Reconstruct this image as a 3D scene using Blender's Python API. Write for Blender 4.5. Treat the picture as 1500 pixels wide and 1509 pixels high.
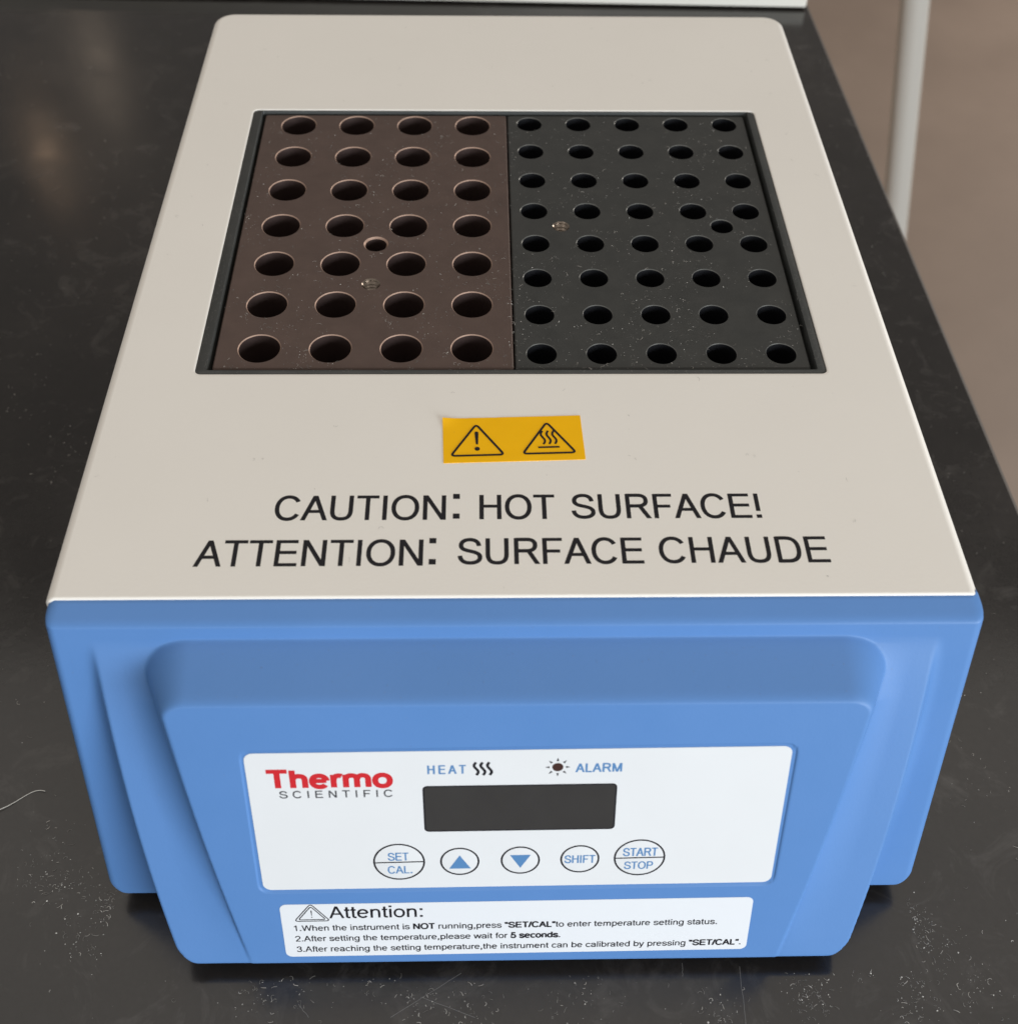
import bpy, bmesh, math, random
from mathutils import Vector, Matrix, noise
random.seed(7)
for o in list(bpy.data.objects): bpy.data.objects.remove(o)
S = 0.001                                   # everything below is laid out in millimetres
scene = bpy.context.scene
C = scene.collection

# ------------------------------------------------------------------ camera
cd = bpy.data.cameras.new('camera'); cam = bpy.data.objects.new('camera', cd); C.objects.link(cam)
cam.location = (-8.5677*S, -228.557*S, 203.775*S)
cam.rotation_euler = (0.7259, -0.0146, -0.0182)
cd.sensor_fit = 'HORIZONTAL'; cd.sensor_width = 36; cd.lens = 1802.0/1500*36
cd.clip_start = 0.01; cd.clip_end = 50
cd.dof.use_dof = True; cd.dof.focus_distance = 0.305; cd.dof.aperture_fstop = 22
scene.camera = cam

# ------------------------------------------------------------------ light
scene.view_settings.view_transform = 'Standard'; scene.view_settings.look = 'None'
scene.view_settings.exposure = 0; scene.view_settings.gamma = 1
world = bpy.data.worlds.new('World'); scene.world = world; world.use_nodes = True
bg = world.node_tree.nodes['Background']
bg.inputs[0].default_value = (1.0, 0.94, 0.88, 1); bg.inputs[1].default_value = 0.25

def area(name, loc, target, sx, sy, power, col, spread=180):
    l = bpy.data.lights.new(name, 'AREA'); l.shape = 'RECTANGLE'; l.size = sx; l.size_y = sy
    l.energy = power; l.color = col; l.spread = math.radians(spread)
    o = bpy.data.objects.new(name, l); C.objects.link(o); o.location = loc
    o.rotation_euler = (Vector(target)-Vector(loc)).to_track_quat('-Z', 'Y').to_euler()
    return o
area('window_light', (1.25, -1.45, 0.26), (0, 0, -0.03), 1.2, 0.7, 52, (0.88, 0.95, 1.0))
area('window_light', (-0.6, -1.8, 0.24), (0, 0, -0.03), 0.6, 0.6, 7, (0.86, 0.94, 1.0))
area('ceiling_light', (0.0, 0.25, 2.1), (0.0, 0.25, 0), 3.2, 2.6, 23.5, (1.0, 0.94, 0.86))
area('floor_fill_light', (2.5, 2.2, 0.5), (1.5, 1.8, -0.94), 0.7, 0.7, 20, (1.0, 0.93, 0.86), 120)  # no window here: fill light added to brighten the floor at the right
area('distant_lamp', (-0.70, 1.52, 0.715), (-0.19, 0.23, -0.093), 0.02, 0.07, 0.03, (1.0, 0.66, 0.42))  # lamps out of view, known only by their streaks reflected on the bench
area('distant_lamp', (-0.63, 1.66, 0.645), (-0.19, 0.30, -0.093), 0.02, 0.13, 0.03, (1.0, 0.78, 0.58))

# ------------------------------------------------------------------ materials
def mat(name, col, rough=0.5, metal=0.0, spec=0.5, coat=0.0, coat_rough=0.1):
    m = bpy.data.materials.new(name); m.use_nodes = True
    b = m.node_tree.nodes['Principled BSDF']
    b.inputs['Base Color'].default_value = (*col, 1); b.inputs['Roughness'].default_value = rough
    b.inputs['Metallic'].default_value = metal; b.inputs['Specular IOR Level'].default_value = spec
    b.inputs['Coat Weight'].default_value = coat; b.inputs['Coat Roughness'].default_value = coat_rough
    return m
def nd(m, t, **kw):
    n = m.node_tree.nodes.new(t)
    for k, v in kw.items():
        if hasattr(n, k): setattr(n, k, v)
        else: n.inputs[k.replace('_', ' ')].default_value = v
    return n
def lk(m, a, b): m.node_tree.links.new(a, b)
def grain(m, scale, amount, col_lo, col_hi, bump=0.0, bscale=None, rough=None, stretch=None, detail=6):
    """gentle procedural variation of colour, roughness and relief, in object space"""
    b = m.node_tree.nodes['Principled BSDF']
    tc = nd(m, 'ShaderNodeTexCoord'); src = tc.outputs['Object']
    if stretch:
        mp = nd(m, 'ShaderNodeMapping'); mp.inputs['Scale'].default_value = stretch
        lk(m, src, mp.inputs['Vector']); src = mp.outputs[0]
    n = nd(m, 'ShaderNodeTexNoise', Scale=scale, Detail=detail, Roughness=0.6); lk(m, src, n.inputs['Vector'])
    r = nd(m, 'ShaderNodeValToRGB'); r.color_ramp.elements[0].position = 0.5-amount; r.color_ramp.elements[1].position = 0.5+amount
    r.color_ramp.elements[0].color = (*col_lo, 1); r.color_ramp.elements[1].color = (*col_hi, 1)
    lk(m, n.outputs[0], r.inputs[0]); lk(m, r.outputs[0], b.inputs['Base Color'])
    if rough:
        mr = nd(m, 'ShaderNodeMapRange'); mr.inputs[1].default_value = 0.3; mr.inputs[2].default_value = 0.7
        mr.inputs[3].default_value = rough[0]; mr.inputs[4].default_value = rough[1]
        n3 = nd(m, 'ShaderNodeTexNoise', Scale=scale*2.3, Detail=detail, Roughness=0.6); lk(m, src, n3.inputs['Vector'])
        lk(m, n3.outputs[0], mr.inputs[0]); lk(m, mr.outputs[0], b.inputs['Roughness'])
    if bump:
        n2 = nd(m, 'ShaderNodeTexNoise', Scale=bscale, Detail=3); lk(m, tc.outputs['Object'], n2.inputs['Vector'])
        bp = nd(m, 'ShaderNodeBump', Strength=bump, Distance=0.0001); lk(m, n2.outputs[0], bp.inputs['Height'])
        lk(m, bp.outputs[0], b.inputs['Normal'])
    return m
M = {}
M['cream'] = grain(mat('cream_powder_coat', (.7, .64, .56), .42), 14, .3, (.775, .735, .675), (.81, .77, .71), .2, 1100, (.38, .48))
M['blue'] = grain(mat('blue_plastic', (.11, .28, .66), .5, spec=.35), 30, .3, (.076, .184, .412), (.086, .198, .438), .22, 1500, (.46, .56))
M['black_plastic'] = grain(mat('black_plastic', (.03, .032, .03), .5), 60, .25, (.022, .024, .023), (.042, .043, .040), .3, 900, (.42, .6))
M['brown_alu'] = grain(mat('brown_anodised', (.085, .06, .05), .42, .35), 120, .3, (.088, .058, .048), (.118, .078, .064), .25, 2500, (.36, .5))
M['brown_well'] = mat('brown_anodised_bore', (.075, .048, .043), .5, .5)
M['copper_rim'] = mat('worn_brown_rim', (.46, .31, .24), .45, .45)
M['dark_alu'] = grain(mat('black_anodised', (.04, .04, .038), .38, .35), 120, .3, (.040, .041, .039), (.056, .056, .052), .25, 2500, (.32, .46))
M['dark_well'] = mat('shaded_black_bore', (.008, .008, .010), .5, .2, .4)  # base darker than the block face: shade inside the holes put into the colour
M['grey_rim'] = mat('worn_grey_rim', (.18, .18, .17), .35, .7)
M['bare_alu'] = mat('bare_threaded_metal', (.36, .30, .25), .25, 1.0)
M['label_white'] = grain(mat('white_overlay_film', (.72, .73, .75), .35), 25, .3, (.615, .612, .615), (.645, .643, .648), .06, 900, (.3, .4))
M['paper_white'] = mat('white_sticker', (.64, .645, .665), .4)
M['yellow'] = grain(mat('yellow_sticker', (.72, .37, .008), .3, spec=.2), 60, .3, (.90, .47, .001), (.94, .495, .001), .3, 130)
M['ink'] = mat('black_ink', (.008, .007, .010), .5, spec=.25)
M['ink_red'] = mat('red_ink', (.50, .012, .018), .45)
M['ink_blue'] = mat('blue_ink', (.075, .19, .38), .45)
M['ink_grey'] = mat('grey_ink', (.05, .05, .055), .45)
M['display'] = grain(mat('smoked_window', (.035, .028, .025), .15), 90, .35, (.035, .032, .031), (.043, .040, .038), 0, None, (.10, .22))
M['lamp_brown'] = mat('unlit_indicator', (.05, .022, .018), .3)
M['rubber'] = mat('black_rubber', (.02, .02, .02), .7)
M['lint'] = mat('pale_dust', (.50, .47, .43), .9)
M['lint_dim'] = mat('grey_dust', (.19, .18, .165), .9)
M['scratch'] = mat('scuffed_resin', (.16, .155, .15), .6)
M['board'] = mat('white_board', (.72, .69, .62), .5)
M['pipe'] = mat('white_painted_pipe', (.52, .50, .46), .25)
M['cable'] = mat('pale_cable', (.40, .41, .36), .45)
M['floor'] = grain(mat('beige_floor', (.25, .17, .12), .55), 3, .35, (.165, .122, .094), (.25, .19, .15), .1, 60)
M['cabinet'] = grain(mat('beige_cabinet', (.32, .24, .18), .5), 5, .3, (.29, .215, .16), (.34, .26, .20))
# bench: black epoxy resin with wiped-on haze
m = mat('black_resin_bench', (.028, .026, .024), .28)
b = m.node_tree.nodes['Principled BSDF']
tc = nd(m, 'ShaderNodeTexCoord')
n1 = nd(m, 'ShaderNodeTexNoise', Scale=9, Detail=8, Roughness=.65); lk(m, tc.outputs['Object'], n1.inputs['Vector'])
n2 = nd(m, 'ShaderNodeTexNoise', Scale=420, Detail=4, Roughness=.7); lk(m, tc.outputs['Object'], n2.inputs['Vector'])
n3 = nd(m, 'ShaderNodeTexNoise', Scale=55, Detail=6, Roughness=.7, Distortion=1.2); lk(m, tc.outputs['Object'], n3.inputs['Vector'])
ra = nd(m, 'ShaderNodeValToRGB'); ra.color_ramp.elements[0].position = .35; ra.color_ramp.elements[1].position = .7
ra.color_ramp.elements[0].color = (.015, .0133, .0124, 1); ra.color_ramp.elements[1].color = (.028, .0245, .0225, 1)
lk(m, n1.outputs[0], ra.inputs[0])
rb = nd(m, 'ShaderNodeValToRGB'); rb.color_ramp.elements[0].position = .54; rb.color_ramp.elements[1].position = .84
rb.color_ramp.elements[0].color = (0, 0, 0, 1); rb.color_ramp.elements[1].color = (.045, .042, .039, 1)
lk(m, n3.outputs[0], rb.inputs[0])
ad = nd(m, 'ShaderNodeMix'); ad.data_type = 'RGBA'; ad.blend_type = 'ADD'; ad.inputs[0].default_value = 1
lk(m, ra.outputs[0], ad.inputs[6]); lk(m, rb.outputs[0], ad.inputs[7])
rc = nd(m, 'ShaderNodeMapRange'); rc.inputs[1].default_value = .3; rc.inputs[2].default_value = .7; rc.inputs[3].default_value = .88; rc.inputs[4].default_value = 1.12
lk(m, n2.outputs[0], rc.inputs[0])
mu = nd(m, 'ShaderNodeVectorMath'); mu.operation = 'SCALE'; lk(m, ad.outputs[2], mu.inputs[0]); lk(m, rc.outputs[0], mu.inputs['Scale'])
lk(m, mu.outputs[0], b.inputs['Base Color'])
rd = nd(m, 'ShaderNodeMapRange'); rd.inputs[1].default_value = .3; rd.inputs[2].default_value = .75; rd.inputs[3].default_value = .10; rd.inputs[4].default_value = .26
lk(m, n1.outputs[0], rd.inputs[0]); lk(m, rd.outputs[0], b.inputs['Roughness'])
bp = nd(m, 'ShaderNodeBump', Strength=.12, Distance=.0001); lk(m, n2.outputs[0], bp.inputs['Height']); lk(m, bp.outputs[0], b.inputs['Normal'])
M['bench'] = m

# ------------------------------------------------------------------ object helpers
def link(name, me, m=None, parent=None, smooth=True, sharp=35):
    if m: me.materials.append(m)
    if smooth:
        for p in me.polygons: p.use_smooth = True
        try: me.set_sharp_from_angle(angle=math.radians(sharp))
        except Exception: pass
    o = bpy.data.objects.new(name, me); C.objects.link(o)
    if parent: o.parent = parent
    return o
def from_bm(name, bm, m=None, parent=None, smooth=True, sharp=35, raw=False):
    if not raw: bmesh.ops.recalc_face_normals(bm, faces=bm.faces[:])
    for v in bm.verts: v.co *= S
    me = bpy.data.meshes.new(name); bm.to_mesh(me); bm.free()
    return link(name, me, m, parent, smooth, sharp)
def thing(name, label, cat, loc=(0, 0, 0), group=None):
    o = bpy.data.objects.new(name, None); o.empty_display_size = .01; C.objects.link(o); o.location = Vector(loc)*S
    o['label'] = label; o['category'] = cat
    if group: o['group'] = group
    return o
def tag(o, label=None, cat=None, kind=None):
    if label: o['label'] = label
    if cat: o['category'] = cat
    if kind: o['kind'] = kind
    return o
def rrect(x0, x1, y0, y1, r, n=6):
    """rounded rectangle, counter-clockwise; r may be a 4-tuple (front-left, front-right, back-right, back-left)"""
    if not isinstance(r, (tuple, list)): r = (r,)*4
    out = []
    for (cx, cy, a, rr) in ((x0, y0, 180, r[0]), (x1, y0, 270, r[1]), (x1, y1, 0, r[2]), (x0, y1, 90, r[3])):
        px = cx + (rr if cx == x0 else -rr); py = cy + (rr if cy == y0 else -rr)
        for i in range(n+1):
            t = math.radians(a+90*i/n); out.append((px+rr*math.cos(t), py+rr*math.sin(t)))
    return out
def loop(bm, pts, z): return [bm.verts.new((p[0], p[1], z)) for p in pts]
def bridge(bm, a, b):
    n = len(a)
    for i in range(n): bm.faces.new((a[i], a[(i+1) % n], b[(i+1) % n], b[i]))
def fill(bm, loops):
    """planar fill of an outer loop and holes"""
    es = []
    for l in loops:
        for i in range(len(l)):
            e = bm.edges.get((l[i], l[(i+1) % len(l)])) or bm.edges.new((l[i], l[(i+1) % len(l)])); es.append(e)
    bmesh.ops.triangle_fill(bm, edges=es, use_beauty=True, use_dissolve=False)
def circ(cx, cy, r, n=40): return [(cx+r*math.cos(2*math.pi*i/n), cy+r*math.sin(2*math.pi*i/n)) for i in range(n)]

# ------------------------------------------------------------------ setting: bench, floor, cabinet
TZ = -93.0
edge = [(162.2-.017*1400, 390+1400*1.0), (162.2, 390), (168.9, 0), (178.0, -520)]
bm = bmesh.new()
out = [(-1100, -520), (177.9, -520), (149.0, 1150), (-1100, 1150)]
def inset_edge(d): return [(-1100, -520), (177.9-d, -520), (149.0-d, 1150), (-1100, 1150)]
l0 = loop(bm, inset_edge(1.6), TZ); l1 = loop(bm, inset_edge(.5), TZ-.5); l2 = loop(bm, inset_edge(0), TZ-1.6); l3 = loop(bm, inset_edge(0), TZ-25)
bm.faces.new(l0); bridge(bm, l1, l0); bridge(bm, l2, l1); bridge(bm, l3, l2); bm.faces.new(list(reversed(l3)))
for f in list(bm.faces)[1:9]: f.material_index = 1
M['bench_edge'] = mat('pale_resin_edge', (.085, .072, .062), .65)  # bevel strip, lighter and rougher than the bench top
bench = tag(from_bm('benchtop', bm, M['bench'], smooth=False), 'black resin laboratory benchtop with dust and scuffs under the block heater', kind='structure')
bench.data.materials.append(M['bench_edge'])
bm = bmesh.new()
a = loop(bm, [(-1080, -480), (140, -480), (112, 1130), (-1080, 1130)], TZ-25.2); bb = loop(bm, [(-1080, -480), (140, -480), (112, 1130), (-1080, 1130)], -940)
bm.faces.new(a); bridge(bm, bb, a)
tag(from_bm('cabinet', bm, M['cabinet'], smooth=False), 'beige cabinet under the black benchtop', kind='structure')
bm = bmesh.new(); bm.faces.new(loop(bm, [(-2500, -2500), (3500, -2500), (3500, 3500), (-2500, 3500)], -940))
tag(from_bm('floor', bm, M['floor'], smooth=False), 'beige brown floor beyond the bench edge', kind='structure')

def tube(bm, pts, r, n=20, cap=True):
    rings = []
    for i, p in enumerate(pts):
        p = Vector(p); q0 = Vector(pts[max(i-1, 0)]); q1 = Vector(pts[min(i+1, len(pts)-1)])
        d = (q1-q0).normalized(); u = d.cross(Vector((0.123, .3, 1))).normalized(); v = d.cross(u)
        rr = r[i] if isinstance(r, (list, tuple)) else r
        rings.append([bm.verts.new(p+u*rr*math.cos(2*math.pi*k/n)+v*rr*math.sin(2*math.pi*k/n)) for k in range(n)])
    for a_, b_ in zip(rings, rings[1:]): bridge(bm, a_, b_)
    if cap: bm.faces.new(list(reversed(rings[0]))); bm.faces.new(rings[-1])
    return rings

# ------------------------------------------------------------------ block heater
heater = thing('block_heater', 'blue fronted cream dry block heater standing on the black bench', 'block heater', (-1, 0, TZ))
HO = Vector((1, 0, -TZ))                   # children coordinates are given in scene millimetres; this re-bases them
def part(name, bm, m, parent=None, **kw):
    o = from_bm(name, bm, m, parent or heater, **kw)
    if parent is None: o.location = HO*S
    return o
# cream cover: folded sheet with a rectangular opening
bm = bmesh.new()
X0, X1, Y0, Y1, ZT = -99.4, 96.9, -72.6, 183.5, .8
prof = [(0, -86.0)] + [(2.2-2.2*math.cos(math.radians(a_)), ZT-2.2+2.2*math.sin(math.radians(a_))) for a_ in range(0, 91, 15)]
rings = [loop(bm, rrect(X0+i, X1-i, Y0+i*.45, Y1-i, (max(1.2-i*.4, .3), max(1.2-i*.4, .3), 7-i, 7-i), 8), z) for i, z in prof]
for a_, b_ in zip(rings, rings[1:]): bridge(bm, a_, b_)
WX0, WX1, WY0, WY1 = -78.8, 77.7, -2.8, 119.9
inner = [loop(bm, rrect(WX0-i, WX1+i, WY0-i, WY1+i, 1.6+i, 6), z) for i, z in ((.2, ZT), (.09, ZT-.04), (.02, ZT-.12), (0, ZT-.25), (0, ZT-3))]
sup0 = loop(bm, rrect(X0+2.3, X1-2.3, Y0+1.1, Y1-2.3, (.3, .3, 4.7, 4.7), 8), ZT); bridge(bm, rings[-1], sup0)
sup1 = loop(bm, rrect(WX0-.75, WX1+.75, WY0-.75, WY1+.75, 2.3, 6), ZT); bridge(bm, sup1, inner[0])
fill(bm, [sup0, sup1])
for a_, b_ in zip(inner, inner[1:]): bridge(bm, a_, b_)
part('top_cover', bm, M['cream'])
# underside tray with feet
bm = bmesh.new()
a_ = loop(bm, rrect(X0+1, X1-1, Y0+1, Y1-1, 4), -84); b_ = loop(bm, rrect(X0+1, X1-1, Y0+1, Y1-1, 4), -86.5)
bridge(bm, b_, a_); bm.faces.new(a_); bm.faces.new(list(reversed(b_)))
part('base_plate', bm, M['black_plastic'], smooth=False)
for fx, fy in ((-82, -62), (80, -62), (-82, 160), (80, 160)):
    bm = bmesh.new(); rr = [loop(bm, circ(fx, fy, r, 28), z) for r, z in ((8.5, -86.4), (8.5, -91.5), (7.8, -93+.02))]
    for p, q in zip(rr, rr[1:]): bridge(bm, p, q)
    bm.faces.new(rr[0]); bm.faces.new(list(reversed(rr[-1]))); part('foot', bm, M['rubber'])
# black trim round the well
bm = bmesh.new()
fx0, fx1, fy0, fy1 = -75.9, 75.2, -.95, 119.15
o0 = loop(bm, rrect(WX0+.05, WX1-.05, WY0+.05, WY1-.05, 1.5, 6), -2.8)
o1 = loop(bm, rrect(WX0+.05, WX1-.05, WY0+.05, WY1-.05, 1.5, 6), .4)
o2 = loop(bm, rrect(WX0+.45, WX1-.45, WY0+.45, WY1-.45, 1.3, 6), .68)
i0 = loop(bm, rrect(fx0-.3, fx1+.3, fy0-.3, fy1+.3, .6, 6), .68)
i1 = loop(bm, rrect(fx0, fx1, fy0, fy1, .4, 6), .1)
i2 = loop(bm, rrect(fx0, fx1, fy0, fy1, .4, 6), -42)
for p, q in ((o0, o1), (o1, o2), (o2, i0), (i0, i1), (i1, i2)): bridge(bm, p, q)
bm.faces.new(i2)
part('well_trim', bm, M['black_plastic'])

# blue front bezel: one moulded surface h(x, t) = distance in front of y = 0, t = depth below the top
BX = -.8
def smin(a, b, k):
    h = max(k-abs(a-b), 0)/k; return min(a, b)-h*h*k*.25
def smax(a, b, k): return -smin(-a, -b, k)
BOT = 87.8
def halfwidth(t):
    w = 98.0+.022*t
    if t > BOT-5: d = t-(BOT-5); w -= 5-math.sqrt(max(25-d*d, 0))
    if t < 1.6: d = 1.6-t; w -= .9*(d/2.0)**2
    return w
LCx, LCt = -.55, 41.9                       # control overlay centre
def sdrr(x, y, hx, hy, r):
    qx, qy = abs(x)-hx+r, abs(y)-hy+r
    return math.hypot(max(qx, 0), max(qy, 0))+min(max(qx, qy), 0)-r
TILT = .0079
def bez(x, t):
    ax = abs(x-BX)
    hF = 77.3+.223*t
    # outer band that swells forward towards the bottom
    hB = 76.2+.440*t
    xB = 88.6-.0012*t*t
    if t > BOT-6: d = t-(BOT-6); xB -= 6-math.sqrt(max(36-d*d, 0))
    H = hB-hF
    if H > 0:
        d = ax-xB
        Wd = 3.2+.10*t
        q = 1.0 if d <= 0 else max(1-d/Wd, 0)**4.0
        # round the crisp outer edge a little
        r = .55
        if abs(d) < r: q0 = max(1-r/Wd, 0)**4.0; k = (d+r)/(2*r); q = 1-(1-q0)*k*k
        h = hF+H*q*(1-math.exp(-H*1.5))
    else: h = hF
    # centre panel with ledge on top
    hC = 89.3+.29*t
    xC = 74.6-.08*t-.0006*t*t
    kk = 2.3+min(max(t-20, 0)*.09, 2.4)
    A = 3.35*(t-5.2); Bv = hC-78.6+(xC-ax)*kk; RR = 26.0
    c = RR-math.hypot(RR-A, RR-Bv) if A < RR and Bv < RR else min(A, Bv)
    c += 78.6
    c = smin(hC, c, 2.0)
    fl = min(max((t-7)/12, 0), 1)*max(1-max(ax-xC-1, 0)/9.5, 0)**2
    h += .34*max(hC-h, 0)*fl if ax > xC-2 else 0
    h = smax(h, c, .5)
    # top strip rolling into the front
    h = smin(h, 73.7+t*2.6, 1.6)
    # fillets along side and bottom
    w = halfwidth(t); d = w-ax; r = 2.2
    if d < r: h -= r-math.sqrt(max(r*r-(r-d)**2, 0))
    d = BOT-t; r = 1.6
    if d < r: h -= r-math.sqrt(max(r*r-(r-d)**2, 0))
    # shallow seat for the control overlay
    u = x-LCx; v = (LCt-t)*1.041-u*TILT
    sd = sdrr(u, v, 58.55, 21.55, 2.3)
    if sd < .5:
        k = min(max((.5-sd)/.5, 0), 1); h -= .32*k*k*(3-2*k)
    return h
def steps(lst):
    o = [lst[0][0]]
    for a0, a1, s in lst:
        n = max(1, round((a1-a0)/s))
        o += [a0+(a1-a0)*i/n for i in range(1, n+1)]
    return o
ts = steps([(-.4, 2.4, .14), (2.4, 4.6, .4), (4.6, 11.5, .16), (11.5, 19.2, .5), (19.2, 21.2, .16), (21.2, 61.6, .75), (61.6, 64, .16), (64, 84.8, .7), (84.8, 87.8, .14)])
us = steps([(-98, -90, .3), (-90, -57.5, .42), (-57.5, -55.5, 1), (-55.5, 55.5, 1.3), (55.5, 57.5, 1), (57.5, 90, .42), (90, 98, .3)])
us = [u for u in us]
# finer columns across the overlay seat edge
us = sorted(set([round(u, 3) for u in us]+[round(s*(57.8+.12*i), 3) for s in (-1, 1) for i in range(12)]))
bm = bmesh.new(); grid = []
for t in ts:
    w = halfwidth(t); row = []
    for u in us:
        x = BX+(u if abs(u) <= 88 else math.copysign(88+(abs(u)-88)*(w-88)/10.0, u))
        row.append(bm.verts.new((x, -bez(x, t), -t)))
    grid.append(row)
for i in range(len(ts)-1):
    for j in range(len(us)-1): bm.faces.new((grid[i][j], grid[i+1][j], grid[i+1][j+1], grid[i][j+1]))
# rim going back to the cover
rim = grid[0][:]+[r[-1] for r in grid[1:]]+list(reversed(grid[-1][:-1]))+[r[0] for r in reversed(grid[1:-1])]
back = [bm.verts.new((v.co.x, -71.0, v.co.z)) for v in rim]
bridge(bm, rim, back)
bezel = part('front_bezel', bm, M['blue'], sharp=60)
bezel['label'] = 'sky blue moulded front with a raised centre panel'

# ------------------------------------------------------------------ stroke lettering (Arial-like centrelines, 1000 units per em)
FONT = {
'A':(667,'D50 0 333 716;D617 0 333 716;H150 255 517'),'C':(722,'E375 358 285 325 32 328'),'D':(722,'D125 0 125 716;M100 40L330 40C530 40 622 150 622 358C622 570 530 676 330 676L100 676'),
'E':(667,'D125 0 125 716;H100 41 625;H100 375 592;H100 675 612'),'F':(611,'D125 0 125 716;H100 675 572;H100 352 515'),'H':(722,'D125 0 125 716;D597 0 597 716;H100 380 620'),
'I':(278,'D139 0 139 716'),'L':(556,'D120 0 120 716;H100 42 525'),'M':(833,'D120 0 120 716;D713 0 713 716;D135 716 417 0;D698 716 417 0'),'N':(722,'D122 0 122 716;D600 0 600 716;D132 716 590 0'),
'O':(778,'E388 358 300 325 0 360'),'P':(667,'D122 0 122 716;M100 676L370 676C510 676 575 610 575 508C575 400 500 333 350 333L100 333'),
'R':(722,'D125 0 125 716;M100 676L400 676C545 676 605 612 605 520C605 420 530 362 400 362L100 362;D655 0 440 350'),
'S':(667,'M567 500C557 620 470 678 335 678C200 678 112 615 112 520C112 420 210 392 335 362C480 328 594 295 594 190C594 92 490 38 345 38C190 38 95 110 86 235'),
'T':(611,'D305 0 305 716;H20 675 590'),'U':(722,'M125 716L125 290C125 110 200 37 360 37C520 37 597 110 597 290L597 716'),'W':(944,'D60 716 250 0;D250 0 472 716;D472 716 694 0;D694 0 884 716'),
'a':(556,'M75 372C90 450 150 487 270 487C390 487 445 445 445 350L445 130C445 70 455 30 478 0;M445 300C330 265 75 285 75 138C75 70 130 30 220 30C330 30 445 90 445 210'),
'b':(556,'D108 0 108 716;E292 258 188 226 0 360'),'c':(500,'E278 258 198 226 38 322'),'d':(556,'D448 0 448 716;E264 258 188 226 0 360'),'e':(556,'H90 275 470;E278 258 200 226 4 322'),
'f':(278,'M137 0L137 560C137 640 165 680 230 680L285 674;H15 482 262'),'g':(556,'E264 262 188 222 0 360;M450 519L450 30C450 -110 380 -172 260 -172C150 -172 92 -120 85 -50'),
'h':(556,'D110 0 110 716;M110 300C110 430 190 480 290 480C400 480 442 420 442 310L442 0'),'i':(222,'D110 0 110 519;D110 616 110 716'),'l':(222,'D110 0 110 716'),
'm':(833,'D110 0 110 519;M110 300C110 430 180 480 262 480C370 480 415 420 415 320L415 0;M415 300C425 430 490 480 568 480C670 480 722 430 722 320L722 0'),
'n':(556,'D110 0 110 519;M110 300C110 430 190 480 290 480C400 480 442 420 442 310L442 0'),'o':(556,'E278 258 200 226 0 360'),'p':(556,'D110 -199 110 519;E292 258 188 226 0 360'),
'r':(333,'D110 0 110 519;M110 270C110 420 180 480 250 480C290 480 310 472 338 458'),'s':(500,'M425 365C410 450 350 487 250 487C150 487 85 442 85 378C85 310 150 290 250 265C370 238 437 210 437 145C437 70 360 30 255 30C140 30 80 80 65 160'),
't':(278,'M130 660L130 110C130 52 160 37 215 37L265 42;H15 482 260'),'u':(556,'M105 519L105 200C105 90 150 37 250 37C360 37 445 95 445 220;D445 0 445 519'),
'w':(722,'D40 519 190 0;D190 0 361 519;D361 519 532 0;D532 0 682 519'),
'y':(500,'D40 519 250 0;M458 519L245 -30C215 -120 180 -170 110 -170L60 -165'),
'1':(556,'D320 0 320 716;M320 660C270 600 190 560 110 530'),'2':(556,'M75 500C80 620 160 678 280 678C400 678 470 610 470 510C470 380 250 270 90 50;H60 42 505'),
'3':(556,'M80 520C95 620 170 678 270 678C380 678 445 620 445 540C445 440 370 385 230 385;M230 385C400 385 470 310 470 210C470 100 390 38 270 38C150 38 85 90 75 190'),
'5':(556,'M470 672L170 672L120 372C230 470 470 450 470 235C470 100 380 38 270 38C150 38 85 90 70 190'),
'.':(278,'D140 0 140 130'),',':(278,'D140 0 140 120;D105 -150 150 20'),':':(278,'D140 0 140 110;D140 410 140 519'),'!':(278,'D140 0 140 100;D140 200 140 716'),
'/':(278,'D25 -10 253 728'),'“':(333,'D105 470 75 716;D250 470 220 716'),'”':(333,'D75 470 105 716;D220 470 250 716'),' ':(278,''),
}
import re
def stroke_poly(pts, w, closed=False):
    """quads along a polyline with mitred joints"""
    n = len(pts); L, R = [], []
    for i in range(n):
        if closed: p0, p1 = pts[(i-1) % n], pts[(i+1) % n]
        else: p0, p1 = pts[max(i-1, 0)], pts[min(i+1, n-1)]
        d0 = (pts[i][0]-p0[0], pts[i][1]-p0[1]); d1 = (p1[0]-pts[i][0], p1[1]-pts[i][1])
        if d0 == (0, 0): d0 = d1
        if d1 == (0, 0): d1 = d0
        l0, l1 = math.hypot(*d0), math.hypot(*d1); d0 = (d0[0]/l0, d0[1]/l0); d1 = (d1[0]/l1, d1[1]/l1)
        nx, ny = -(d0[1]+d1[1]), d0[0]+d1[0]; ln = math.hypot(nx, ny) or 1; nx /= ln; ny /= ln
        c = max(nx*-d0[1]+ny*d0[0], .45); k = w/2/c
        L.append((pts[i][0]+nx*k, pts[i][1]+ny*k)); R.append((pts[i][0]-nx*k, pts[i][1]-ny*k))
    q = []
    for i in range(n if closed else n-1):
        j = (i+1) % n; q.append((R[i], R[j], L[j], L[i]))
    return q
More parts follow.
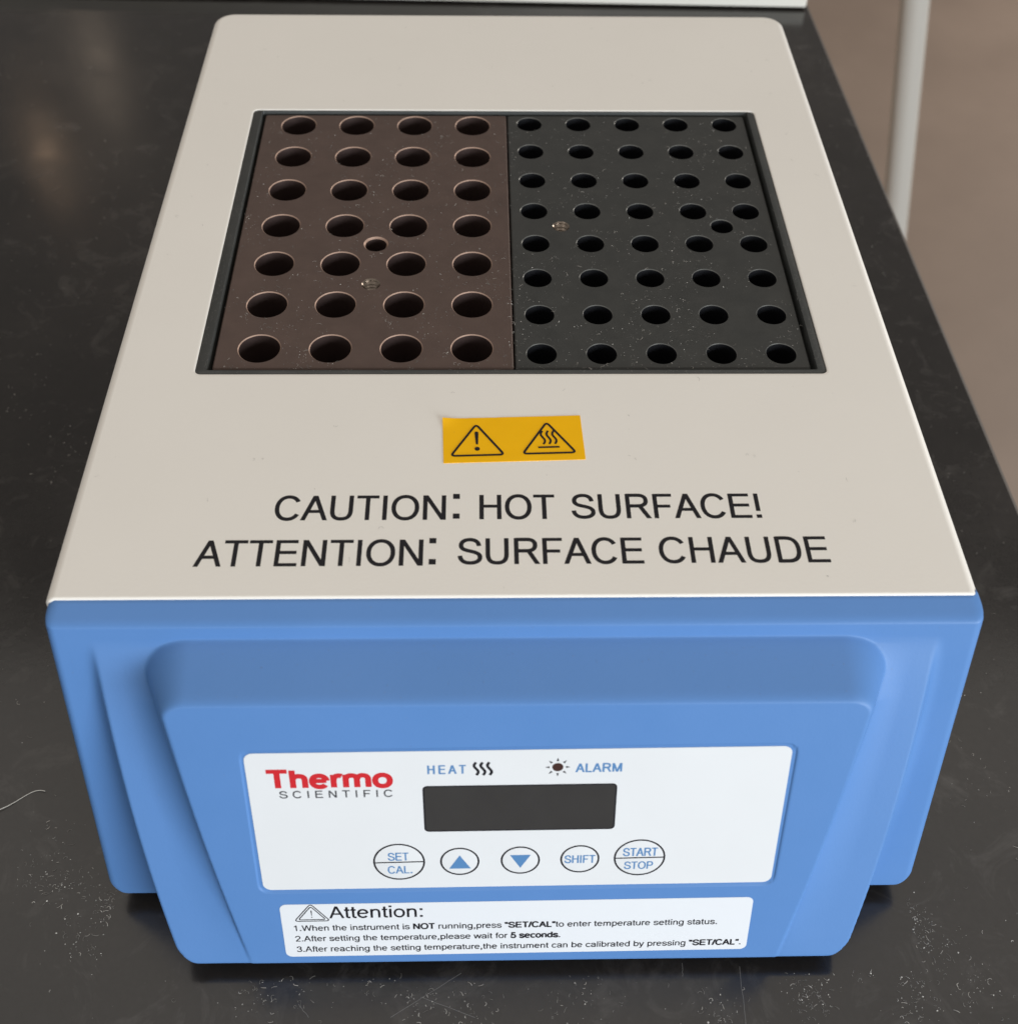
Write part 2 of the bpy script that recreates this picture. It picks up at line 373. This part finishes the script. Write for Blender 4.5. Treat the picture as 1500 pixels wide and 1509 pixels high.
def glyph(ch, wt, ar):
    """list of strokes, each a list of quads; ar = x stretch, so strokes keep an even width"""
    out = []
    for cmd in FONT[ch][1].split(';'):
        if not cmd: continue
        k = cmd[0]; v = [float(a) for a in re.findall(r'-?\d+\.?\d*', cmd)]
        if k == 'D':
            x0, y0, x1, y1 = v; x0 *= ar; x1 *= ar; w = wt*math.hypot(x1-x0, y1-y0)/abs(y1-y0)/2
            if abs(y1-y0) < 150: w = wt*.6
            out.append([((x0-w, y0), (x0+w, y0), (x1+w, y1), (x1-w, y1))])
        elif k == 'H':
            x0, y, x1 = v; h = wt*.45; out.append([((x0*ar, y-h), (x1*ar, y-h), (x1*ar, y+h), (x0*ar, y+h))])
        elif k == 'E':
            cx, cy, rx, ry, a0, a1 = v; full = a1-a0 >= 360; n = 40
            pts = []
            for i in range(n if full else n+1):
                t = math.radians(a0+(a1-a0)*i/n); c, s = math.cos(t), math.sin(t); e = .93
                pts.append(((cx+rx*math.copysign(abs(c)**e, c))*ar, cy+ry*math.copysign(abs(s)**e, s)))
            out.append(stroke_poly(pts, wt, full))
        else:
            pts = []; cur = None
            for c, body in re.findall(r'([MLC])([^MLC]*)', cmd):
                n = [float(a) for a in re.findall(r'-?\d+\.?\d*', body)]
                if c == 'C':
                    p0 = cur; p1, p2, p3 = (n[0], n[1]), (n[2], n[3]), (n[4], n[5])
                    for i in range(1, 11):
                        t = i/10; q = 1-t
                        pts.append((q**3*p0[0]+3*q*q*t*p1[0]+3*q*t*t*p2[0]+t**3*p3[0], q**3*p0[1]+3*q*q*t*p1[1]+3*q*t*t*p2[1]+t**3*p3[1]))
                    cur = p3
                else: cur = (n[0], n[1]); pts.append(cur)
            out.append(stroke_poly([(p[0]*ar, p[1]) for p in pts], wt))
    return out
def layout(runs, ar, track):
    """runs = [(text, weight)] -> strokes in font units"""
    x = 0; res = []
    for s, wt in runs:
        for ch in s:
            for st in glyph(ch, wt, ar): res.append([tuple((p[0]+x, p[1]) for p in q) for q in st])
            x += FONT[ch][0]*ar+track
    return res
def put_text(bm, runs, x0, x1, y0, cap, frame, ar=None, z=.01, wt=98):
    """fits the ink exactly between x0 and x1; spacing takes up what the stretch does not"""
    if isinstance(runs, str): runs = [(runs, wt)]
    k = cap/716.0; want = (x1-x0)/k
    def ink(st):
        xs = [p[0] for s_ in st for q in s_ for p in q]; return min(xs), max(xs)
    if ar is None:
        lo, hi = .3, 4.0
        for _ in range(24):
            a = (lo+hi)/2; i = ink(layout(runs, a, 0))
            if i[1]-i[0] < want: lo = a
            else: hi = a
        st = layout(runs, a, 0)
    else:
        n = sum(len(s) for s, _ in runs); i = ink(layout(runs, ar, 0)); tr = (want-(i[1]-i[0]))/max(n-1, 1); st = layout(runs, ar, tr)
    i = ink(st)
    for c, s_ in enumerate(st):
        zz = z+.004*(c % 5)
        for q in s_: bm.faces.new([bm.verts.new(frame((p[0]-i[0])*k+x0, y0+p[1]*k, zz)) for p in q])
def poly(bm, pts, frame, z=.01): bm.faces.new([bm.verts.new(frame(p[0], p[1], z)) for p in pts])
def strokes(bm, pts, w, frame, closed=False, z=.01):
    for q in stroke_poly(pts, w, closed): bm.faces.new([bm.verts.new(frame(p[0], p[1], z)) for p in q])
def sheet(bm, pts, th, frame, r=.0):
    """thin plate with thickness th following outline pts"""
    a = [bm.verts.new(frame(p[0], p[1], th)) for p in pts]; b_ = [bm.verts.new(frame(p[0], p[1], -.05)) for p in pts]
    bm.faces.new(a); bridge(bm, b_, a)

# ---- print on the cover
top = lambda x, y, z: Vector((x, y, ZT+z))
bm = bmesh.new()
put_text(bm, 'CAUTION', -54.2, -16.3, -50.7, 7.3, top)
put_text(bm, 'HOT', -8.9, 7.9, -50.6, 7.3, top); put_text(bm, 'SURFACE!', 11.6, 53.9, -50.5, 7.3, top)
put_text(bm, 'ATTENTION', -69.9, -21.0, -63.7, 7.3, top)
put_text(bm, 'SURFACE', -13.6, 26.5, -63.4, 7.3, top); put_text(bm, 'CHAUDE', 29.9, 66.8, -63.3, 7.3, top)
for cx, cy in ((-14.0, -50.7), (-19.0, -63.7)):
    for y in (.3, 6.2): poly(bm, [(cx-.75, cy+y), (cx+.75, cy+y), (cx+.75, cy+y+1.5), (cx-.75, cy+y+1.5)], top, .03)
part('caution_lettering', bm, M['ink'], smooth=False)

# ---- yellow hazard sticker
sa = math.radians(1.9)
def stick(u, v, z):
    lift = .4*max(0, (-u-11)/5.4)**2*max(0, (v-3)/4)**2 if u < -11 and v > 3 else 0
    return Vector((-.95+u*math.cos(sa)-v*math.sin(sa), -25.6+u*math.sin(sa)+v*math.cos(sa), ZT+.06+z+lift))
bm = bmesh.new(); nx, ny = 24, 12; g = []
for j in range(ny+1):
    g.append([bm.verts.new(stick(-16.4+32.8*i/nx, -7.3+14.6*j/ny, .05+.035*noise.noise((i*.5, j*.5, 0)))) for i in range(nx+1)])
for j in range(ny):
    for i in range(nx): bm.faces.new((g[j][i], g[j][i+1], g[j+1][i+1], g[j+1][i]))
rm = g[0][:]+[r[-1] for r in g[1:]]+list(reversed(g[-1][:-1]))+[r[0] for r in reversed(g[1:-1])]
bk = [bm.verts.new((v.co.x, v.co.y, ZT+.005)) for v in rm]; bridge(bm, bk, rm)
sticker = part('hazard_sticker', bm, M['yellow']); sticker['label'] = 'yellow warning sticker with two black triangles'
def rtri(cx, cy, w, h, r, n=5):
    """rounded triangle outline"""
    P = [(cx-w/2, cy), (cx+w/2, cy), (cx, cy+h)]; o_ = []
    for i in range(3):
        p = Vector(P[i]); a = (Vector(P[i-1])-p).normalized(); b_ = (Vector(P[(i+1) % 3])-p).normalized()
        for k in range(n+1):
            t = k/n; s0 = p+a*r; s1 = p+b_*r; q = s0*(1-t)**2+p*2*t*(1-t)+s1*t*t; o_.append((q.x, q.y))
    return o_
bm = bmesh.new(); zs = .14
for cx, cy in ((-8.5, -5.15), (8.2, -5.05)): strokes(bm, rtri(cx, cy, 12.4, 10.2, 1.1), .55, stick, True, zs)
poly(bm, [(-8.95, 2.3), (-8.75, -1.6), (-8.25, -1.6), (-8.05, 2.3), (-8.3, 2.6), (-8.7, 2.6)], stick, zs)
poly(bm, [(-8.5+.62*math.cos(a*.3927), -3.05+.62*math.sin(a*.3927)) for a in range(16)], stick, zs)
def wave(cx, y0, y1, amp, n=14): return [(cx+amp*(-math.sin((k/n)*math.pi*2)), y0+(y1-y0)*k/n) for k in range(n+1)]
for k in range(3): strokes(bm, wave(7.0+k*1.35, -2.1, 2.3, -.42), .5, stick, False, zs+.01*k)
poly(bm, [(5.7, -3.35), (10.7, -3.35), (10.7, -2.85), (5.7, -2.85)], stick, zs)
o = from_bm('hazard_symbol', bm, M['ink'], sticker, smooth=False)

# ---- control overlay
K = 1/math.sqrt(1+.29*.29)
ct, st_ = math.cos(TILT), math.sin(TILT)
def face_frame(cx, tc_, off):
    def f(u, v, z):
        U = u*ct-v*st_; V = u*st_+v*ct
        return Vector((cx+U, -(89.3+.29*tc_)+.29*K*V-K*(z+off), -tc_+K*V+.29*K*(z+off)))
    return f
fr = face_frame(LCx, LCt, -.22)
def loc_uv(x, z): u = x-LCx; v = (z+LCt)/K; return u, v-u*TILT
bm = bmesh.new(); sheet(bm, rrect(-57.95, 57.95, -21.0, 21.0, 2.0, 8), .0, fr)
panel = part('control_overlay', bm, M['label_white'], smooth=False); panel['label'] = 'white control overlay with display window and five buttons'
def sub(name, bm, m): return from_bm(name, bm, m, panel, smooth=False)
bm = bmesh.new(); put_text(bm, [('Thermo', 185)], -53.7, -26.9, 10.9, 5.15, fr)
sub('brand_lettering', bm, M['ink_red'])
bm = bmesh.new(); put_text(bm, [('SCIENTIFIC', 118)], -51.5, -27.2, 7.9, 2.1, fr, ar=1.0)
sub('brand_subtitle', bm, M['ink_grey'])
bm = bmesh.new(); u0, vb = -19.5, 14.4
put_text(bm, [('HEAT', 125)], -19.5, -11.3, 14.4, 2.5, fr, ar=.72); sub('heat_lettering', bm, M['ink_blue']); bm = bmesh.new(); put_text(bm, [('ALARM', 130)], 12.0, 22.0, 14.35, 2.5, fr, ar=.80)
sub('alarm_lettering', bm, M['ink_blue'])
bm = bmesh.new()
for k in range(3): strokes(bm, wave(-9.1+k*1.42, 13.9, 17.6, -.45), .62, fr, False, .012+.004*k)
sub('heat_symbol', bm, M['ink'])
bm = bmesh.new(); sx, sy = 8.25, 15.9
for k in range(8):
    a = k*math.pi/4; c, s = math.cos(a), math.sin(a)
    poly(bm, [(sx+1.75*c-.28*s, sy+1.75*s+.28*c), (sx+1.75*c+.28*s, sy+1.75*s-.28*c), (sx+2.75*c, sy+2.75*s)], fr)
sub('alarm_symbol', bm, M['ink'])
bm = bmesh.new(); poly(bm, circ(sx, sy, 1.2, 24), fr, .015); sub('alarm_indicator', bm, M['lamp_brown'])
bm = bmesh.new(); sheet(bm, rrect(-20.65, 21.15, -2.9, 10.85, .9, 5), .02, fr); dsp = sub('display_window', bm, M['display'])
bm = bmesh.new(); strokes(bm, rrect(-20.55, 21.05, -2.8, 10.75, .9, 5), .35, fr, True, .03); from_bm('window_border', bm, M['ink'], dsp, smooth=False)
def button(cx, cy, r, deco, lab):
    bm = bmesh.new(); n = 48
    z = .03
    a = [bm.verts.new(fr(cx+(r-.1)*math.cos(2*math.pi*i/n), cy+(r-.1)*math.sin(2*math.pi*i/n), z)) for i in range(n)]
    b1 = [bm.verts.new(fr(cx+(r+.3)*math.cos(2*math.pi*i/n), cy+(r+.3)*math.sin(2*math.pi*i/n), -.02)) for i in range(n)]
    bm.faces.new(a); bridge(bm, b1, a)
    bt = from_bm('button', bm, M['label_white'], panel); bt['label'] = lab
    bt2 = bmesh.new(); strokes(bt2, circ(cx, cy, r-.24, 48), .42, fr, True, .045); deco(bt2, cx, cy, 0); 
    from_bm('button_outline', bt2, M['ink'], bt, smooth=False)
    bt3 = bmesh.new(); deco(bt3, cx, cy, 1)
    from_bm('button_marking', bt3, M['ink_blue'], bt, smooth=False)
Zt = .045
def d_set(bm, cx, cy, k):
    if k == 0: poly(bm, [(cx-5.5, cy-.35), (cx+5.5, cy-.2), (cx+5.5, cy+.15), (cx-5.5, cy)], fr, .05)
    else: put_text(bm, [('SET', 105)], cx-2.5, cx+2.2, cy+.45, 2.5, fr, z=Zt); put_text(bm, [('CAL.', 105)], cx-2.7, cx+2.85, cy-3.75, 2.4, fr, z=Zt)
def d_up(bm, cx, cy, k):
    if k: poly(bm, [(cx-2.45, cy-2.3), (cx+2.45, cy-2.3), (cx, cy+1.95)], fr, Zt)
def d_dn(bm, cx, cy, k):
    if k: poly(bm, [(cx-2.35, cy+1.7), (cx, cy-2.5), (cx+2.35, cy+1.7)], fr, Zt)
def d_sh(bm, cx, cy, k):
    if k: put_text(bm, [('SHIFT', 105)], cx-3.5, cx+3.5, cy-1.3, 2.5, fr, z=Zt)
def d_st(bm, cx, cy, k):
    if k == 0: poly(bm, [(cx-5.5, cy-.3), (cx+5.5, cy-.15), (cx+5.5, cy+.2), (cx-5.5, cy+.05)], fr, .05)
    else: put_text(bm, [('START', 105)], cx-3.85, cx+4.0, cy+.5, 2.6, fr, z=Zt); put_text(bm, [('STOP', 105)], cx-3.4, cx+3.2, cy-3.7, 2.4, fr, z=Zt)
for (bx, bz, r, d, lab) in ((-27.3, -54.0, 5.85, d_set, 'round button split by a line, marked SET over CAL.'), (-13.7, -54.05, 4.45, d_up, 'round button with an upward blue triangle'),
        (-.1, -53.85, 4.45, d_dn, 'round button with a downward blue triangle'), (13.3, -53.65, 4.45, d_sh, 'round button marked SHIFT'), (26.75, -53.4, 5.85, d_st, 'round button split by a line, marked START over STOP')):
    u, v = loc_uv(bx, bz); button(u, v, r, d, lab)

# ---- attention sticker
fa = face_frame(-.45, 75.35, .06)
bm = bmesh.new(); sheet(bm, rrect(-54.75, 54.75, -9.2, 9.1, 1.6, 8), 0, fa)
att = part('instruction_sticker', bm, M['paper_white'], smooth=False); att['label'] = 'white instruction sticker headed Attention'
bm = bmesh.new()
R_, B_ = 108, 165
put_text(bm, [('Attention:', 98)], -43.6, -21.9, 4.2, 4.1, fa)
put_text(bm, [('1.When the instrument is ', R_), ('NOT', B_), (' running,press ', R_), ('“SET/CAL”', B_), ('to enter temperature setting status.', R_)], -52.1, 47.0, -.05, 1.95, fa)
put_text(bm, [('2.After setting the temperature,please wait for ', R_), ('5 seconds', B_), ('.', R_)], -52.1, 10.2, -3.75, 1.95, fa)
put_text(bm, [('3.After reaching the setting temperature,the instrument can be calibrated by pressing ', R_), ('“SET/CAL”', B_), ('.', R_)], -52.1, 53.3, -7.5, 1.95, fa)
from_bm('instruction_lettering', bm, M['ink'], att, smooth=False)
bm = bmesh.new()
strokes(bm, rtri(-47.6, 3.35, 8.3, 5.9, 1.0), .27, fa, True); strokes(bm, rtri(-47.6, 3.85, 6.3, 4.5, .6), .27, fa, True)
poly(bm, [(-47.75, 7.0), (-47.68, 5.2), (-47.52, 5.2), (-47.45, 7.0)], fa); poly(bm, circ(-47.6, 4.7, .17, 10), fa)
from_bm('attention_symbol', bm, M['ink'], att, smooth=False)

# ------------------------------------------------------------------ heating blocks
def block(name, label, x0, x1, y0, y1, holes, mt, mw, mrim, thermo, screw):
    t = thing(name, label, 'heating block', ((x0+x1)/2, (y0+y1)/2, -40))
    org = Vector(((x0+x1)/2, (y0+y1)/2, -40))
    bm = bmesh.new()
    e = .35
    base = loop(bm, rrect(x0, x1, y0, y1, .6, 4), -40); s1 = loop(bm, rrect(x0, x1, y0, y1, .6, 4), -e); s2 = loop(bm, rrect(x0+e, x1-e, y0+e, y1-e, .5, 4), 0)
    bridge(bm, base, s1); bridge(bm, s1, s2); bm.faces.new(list(reversed(base)))
    hl = [loop(bm, circ(x, y, r, 40), 0) for x, y, r in holes+[thermo, screw]]
    fill(bm, [s2]+hl)
    o_ = from_bm('block_body', bm, mt, t, smooth=False); o_.location = -org*S
    # bores: chamfer ring (worn) + wall + rounded bottom, one mesh shared by alike wells
    def well(r, ch, depth, name_):
        bm = bmesh.new(); n = 40
        a = loop(bm, circ(0, 0, r, n), 0); b_ = loop(bm, circ(0, 0, r-ch, n), -ch*1.1); 
        bridge(bm, b_, a); rings_ = [b_]
        for rr, z in ((r-ch, -depth*.8), (r*.7, -depth*.93), (r*.3, -depth)):
            c = loop(bm, circ(0, 0, rr, n), z); bridge(bm, c, rings_[-1]); rings_.append(c)
        bm.faces.new(rings_[-1])
        for f in bm.faces:
            z = f.calc_center_median().z; f.material_index = 0 if z > -ch*1.1 else 1
            f.normal_update()
        for v in bm.verts: v.co *= S
        bmesh.ops.recalc_face_normals(bm, faces=bm.faces[:]); bmesh.ops.reverse_faces(bm, faces=bm.faces[:])
        me = bpy.data.meshes.new(name_); bm.to_mesh(me); bm.free(); me.materials.append(mrim); me.materials.append(mw)
        for p in me.polygons: p.use_smooth = True
        me.set_sharp_from_angle(angle=math.radians(35)); return me
    me = well(holes[0][2], .22 if holes[0][2] > 5 else .16, 34, 'tube_well')
    for x, y, r in holes:
        w = bpy.data.objects.new('tube_well', me); C.objects.link(w); w.parent = t; w.location = (Vector((x, y, 0))-org)*S
    w = bpy.data.objects.new('thermometer_well', well(thermo[2], .45 if thermo[2] < 3.45 and mrim == M['copper_rim'] else .2, 30, 'thermometer_well')); C.objects.link(w); w.parent = t
    w.location = (Vector((thermo[0], thermo[1], 0))-org)*S
    # tapped hole with visible thread turns
    bm = bmesh.new(); n = 36; prev = None; r = screw[2]; turns = 9; spt = 8
    prof_ = [(r, 0), (r-.35, -.35)]
    z = -.35
    for k in range(7): prof_ += [(r-.05, z-.5), (r-.6, z-1.05)]; z -= 1.05
    rs = []
    for rr, z in prof_: rs.append(loop(bm, circ(0, 0, rr, n), z))
    for p, q in zip(rs, rs[1:]): bridge(bm, q, p)
    bm.faces.new(rs[-1])
    for v in bm.verts: v.co *= S
    bmesh.ops.recalc_face_normals(bm, faces=bm.faces[:]); bmesh.ops.reverse_faces(bm, faces=bm.faces[:])
    me = bpy.data.meshes.new('threaded_hole'); bm.to_mesh(me); bm.free(); me.materials.append(M['bare_alu'])
    for p in me.polygons: p.use_smooth = True
    me.set_sharp_from_angle(angle=math.radians(30))
    w = bpy.data.objects.new('threaded_hole', me); C.objects.link(w); w.parent = t; w.location = (Vector((screw[0], screw[1], 0))-org)*S
    return t
LH = [(-64.16+c*17.84, 112.21-r*17.42, 5.44) for r in range(7) for c in range(4)]
RH = [(6.93+c*15.17, 113.23-r*15.38, 3.98) for r in range(8) for c in range(5)]
block('heating_block', 'brown anodised metal block with 28 wide tube wells, left in the heater', -75.0, -.18, 0, 118.3, LH, M['brown_alu'], M['brown_well'], M['copper_rim'], (-37.2, 51.4, 3.4), (-37.6, 33.6, 2.5))
block('heating_block', 'black anodised metal block with 40 narrow tube wells, right in the heater', .18, 74.25, 0, 118.3, RH, M['dark_alu'], M['dark_well'], M['grey_rim'], (59.8, 59.9, 3.35), (14.3, 59.7, 2.4))

# ------------------------------------------------------------------ background things
bm = bmesh.new(); a = math.radians(-1.55)
def bd(x, y): return (159.5+(x)*math.cos(a)-y*math.sin(a), 379.8+x*math.sin(a)+y*math.cos(a))
pts = [bd(*p) for p in rrect(-520, 0, 0, 330, 1.0, 3)]
a0 = loop(bm, pts, TZ+1.5); a1 = loop(bm, pts, TZ+8); bridge(bm, a0, a1); bm.faces.new(a1); bm.faces.new(list(reversed(a0)))
board = tag(from_bm('board', bm, M['board'], smooth=False), 'flat white board lying on the bench behind the block heater', 'board')
bm = bmesh.new(); tube(bm, [(118, 397, TZ+8.05), (118, 397, 60)], 4.2, 20); from_bm('upright', bm, M['board'], board)
bm = bmesh.new(); tube(bm, [(398, 977, -160), (425, 971, -330), (495.6, 955.9, -760), (525, 950, -939.8)], 14.5, 28)
tag(from_bm('pipe', bm, M['pipe']), 'white painted pipe beyond the right edge of the black bench', 'pipe')

# ------------------------------------------------------------------ dust
def speck(bm, x, y, z, r):
    n = random.choice((3, 4, 5)); a0 = random.random()*6.28
    vs = [bm.verts.new((x+r*random.uniform(.6, 1.1)*math.cos(a0+6.283*i/n), y+r*random.uniform(.5, 1.1)*math.sin(a0+6.283*i/n), z+.01)) for i in range(n)]
    tp = bm.verts.new((x, y, z+r*.7))
    for i in range(n): bm.faces.new((vs[i], vs[(i+1) % n], tp))
def fibre(bm, x, y, z, ln, w, curl=1.0):
    a = random.random()*6.28; n = 7; p = []; k = random.uniform(-1, 1)*curl
    for i in range(n):
        p.append((x, y)); x += ln/n*math.cos(a); y += ln/n*math.sin(a); a += k*.8+random.uniform(-.3, .3)*curl
    q = stroke_poly(p, w)
    for j, f in enumerate(q):
        h = z+.05+.12*math.sin(j/(n-1)*3.14); h2 = z+.05+.12*math.sin((j+1)/(n-1)*3.14)
        bm.faces.new([bm.verts.new((f[0][0], f[0][1], h)), bm.verts.new((f[1][0], f[1][1], h2)), bm.verts.new((f[2][0], f[2][1], h2)), bm.verts.new((f[3][0], f[3][1], h))])
def free_bench(x, y): return not (-101 < x < 99 and -116 < y < 184) and x < 167-.017*(y-100) and y < 375
bm = bmesh.new(); bm2 = bmesh.new()
cl = [(-114, -91, 7), (-106, -96, 9), (-118, -89, 7), (-123, -79, 9), (-106, -106, 8), (-101, -98, 5), (-62, -119, 6), (-23, -122, 6), (-33, -116, 7), (-51, -115, 7), (16, -121, 8),
      (48, -126, 7), (70, -120, 5), (84, -114, 6), (101, -102, 5), (101, -108, 5), (97, -118, 6), (97, -125, 6), (107, -111, 9), (111, -121, 8), (71, -124, 5), (-10, -124, 8),
      (-166, 84, 12), (-145, 52, 12), (-145, 71, 9), (-172, 98, 12), (163, 321, 6), (162, 272, 9), (138, -6, 6), (128, -31, 9), (125, -64, 12), (-190, 180, 30)]
for cx, cy, s in cl:
    n = 60 if cy < -80 else 26
    for _ in range(n):
        x, y = random.gauss(cx, s*.55), random.gauss(cy, s*.5)
        if not free_bench(x, y): continue
        tgt = bm if random.random() < .35 else bm2
        if random.random() < .62: speck(tgt, x, y, TZ, random.uniform(.05, .16)*random.choice((.7, 1, 1, 1.9)))
        else: fibre(tgt, x, y, TZ, random.uniform(.4, 1.8), random.uniform(.05, .12), .7)
for _ in range(2200):
    x, y = random.uniform(-260, 166), random.uniform(-150, 375)
    if not free_bench(x, y): continue
    tgt = bm if random.random() < .2 else bm2
    if random.random() < .7: speck(tgt, x, y, TZ, random.uniform(.05, .2))
    else: fibre(tgt, x, y, TZ, random.uniform(.6, 2.6), random.uniform(.04, .09), 1.2)
d1 = tag(from_bm('dust', bm, M['lint'], smooth=False), 'pale dust and lint specks scattered on the black bench', kind='stuff')
d2 = tag(from_bm('dust', bm2, M['lint_dim'], smooth=False), 'faint grey dust scattered on the black bench', kind='stuff')
bm = bmesh.new(); bmb = bmesh.new()
def near_hole(x, y): return any((x-a)**2+(y-b_)**2 < (r+.2)**2 for a, b_, r in LH+RH+[(-37.2, 51.4, 3.4), (-37.6, 33.6, 2.6), (59.8, 59.9, 3.4), (14.3, 59.7, 2.5)])
for _ in range(5200):
    x = random.uniform(-75, 74); y = 118*random.random()**1.3
    if near_hole(x, y) or noise.noise((x*.06, y*.06, 3))+.5*noise.noise((x*.25, y*.25, 8)) < -.12: continue
    tgt = bmb if random.random() < .30 else bm
    if random.random() < .78: speck(tgt, x, y, 0, random.uniform(.06, .13)*random.choice((1, 1, 1, 1.6)))
    else: fibre(tgt, x, y, 0, random.uniform(.4, 1.8), random.uniform(.05, .08), .9)
tag(from_bm('dust', bmb, M['lint'], smooth=False), 'bright lint specks lying among the wells of the two heating blocks', kind='stuff')
for _ in range(330):                       # along the trim
    s = random.choice((0, 1, 2)); y = random.uniform(0, 75)
    x = (random.uniform(-78.2, -76.2) if s == 0 else random.uniform(75.5, 77.2)) if s < 2 else random.uniform(-76, 75)
    if s == 2: y = random.uniform(-2.4, -1.2)
    if random.random() < .6: speck(bm, x, y, .68, random.uniform(.04, .12))
    else: fibre(bm, x, y, .65, random.uniform(.5, 1.6), .045, 1.3)
tag(from_bm('dust', bm, M['lint_dim'], smooth=False), 'fine dust and short fibres lying on the two heating blocks', kind='stuff')
bm = bmesh.new()
for _ in range(150):
    x, y = random.uniform(-96, 94), random.uniform(-70, 178)
    if WX0-2 < x < WX1+2 and WY0-2 < y < WY1+2: continue
    if random.random() < .4: speck(bm, x, y, ZT, random.uniform(.04, .13))
    else: fibre(bm, x, y, ZT-.03, random.uniform(.6, 2.2), .04, 1.3)
tag(from_bm('dust', bm, M['lint_dim'], smooth=False), 'sparse specks and hairs on the cream cover', kind='stuff')
bm = bmesh.new()
for _ in range(150):
    if random.random() < .6: x = random.uniform(-70, 70); t = random.uniform(5.6, 9.2)
    else: x = random.uniform(-96, 95); t = random.uniform(0, 60)
    y = -bez(x, t)
    r = random.uniform(.04, .10); vs = [bm.verts.new((x+r*math.cos(k*1.57), y-.02, -t+r*math.sin(k*1.57)+.02)) for k in range(4)]; tp = bm.verts.new((x, y-.06, -t+.06))
    for k in range(4): bm.faces.new((vs[k], vs[(k+1) % 4], tp))
tag(from_bm('dust', bm, M['lint_dim'], smooth=False), 'tiny specks on the blue front of the block heater', kind='stuff')
# long hairs and scratches that can be told apart
bm = bmesh.new()
pts = []
for i in range(25): f = i/24; pts.append((-140+14.5*f, -74.5+9.5*f**.55-1.6*math.sin(f*6.3)*f))
tube(bm, [(x, y, TZ+.35+.2*math.sin(i*.3)) for i, (x, y) in enumerate(pts)], .10, 6)
tag(from_bm('hair', bm, M['lint']), 'long pale hair on the bench at the left edge of the picture', 'hair')
bm = bmesh.new()
for p in (((-30.5, -125.4), (-13.7, -115.1)), ((-23.4, -120.7), (-10.4, -125.7)), ((54.3, -114.3), (53.6, -130)), ((40.3, -113.3), (40.1, -116.6)), ((-52.5, -122.0), (-49.8, -125.2))):
    strokes(bm, [(p[0][0]+(p[1][0]-p[0][0])*i/6+random.uniform(-.15, .15), p[0][1]+(p[1][1]-p[0][1])*i/6) for i in range(7)], .10, lambda x, y, z: Vector((x, y, TZ+.012)))
o = from_bm('scratches', bm, M['scratch'], bench, smooth=False); o['kind'] = 'stuff'
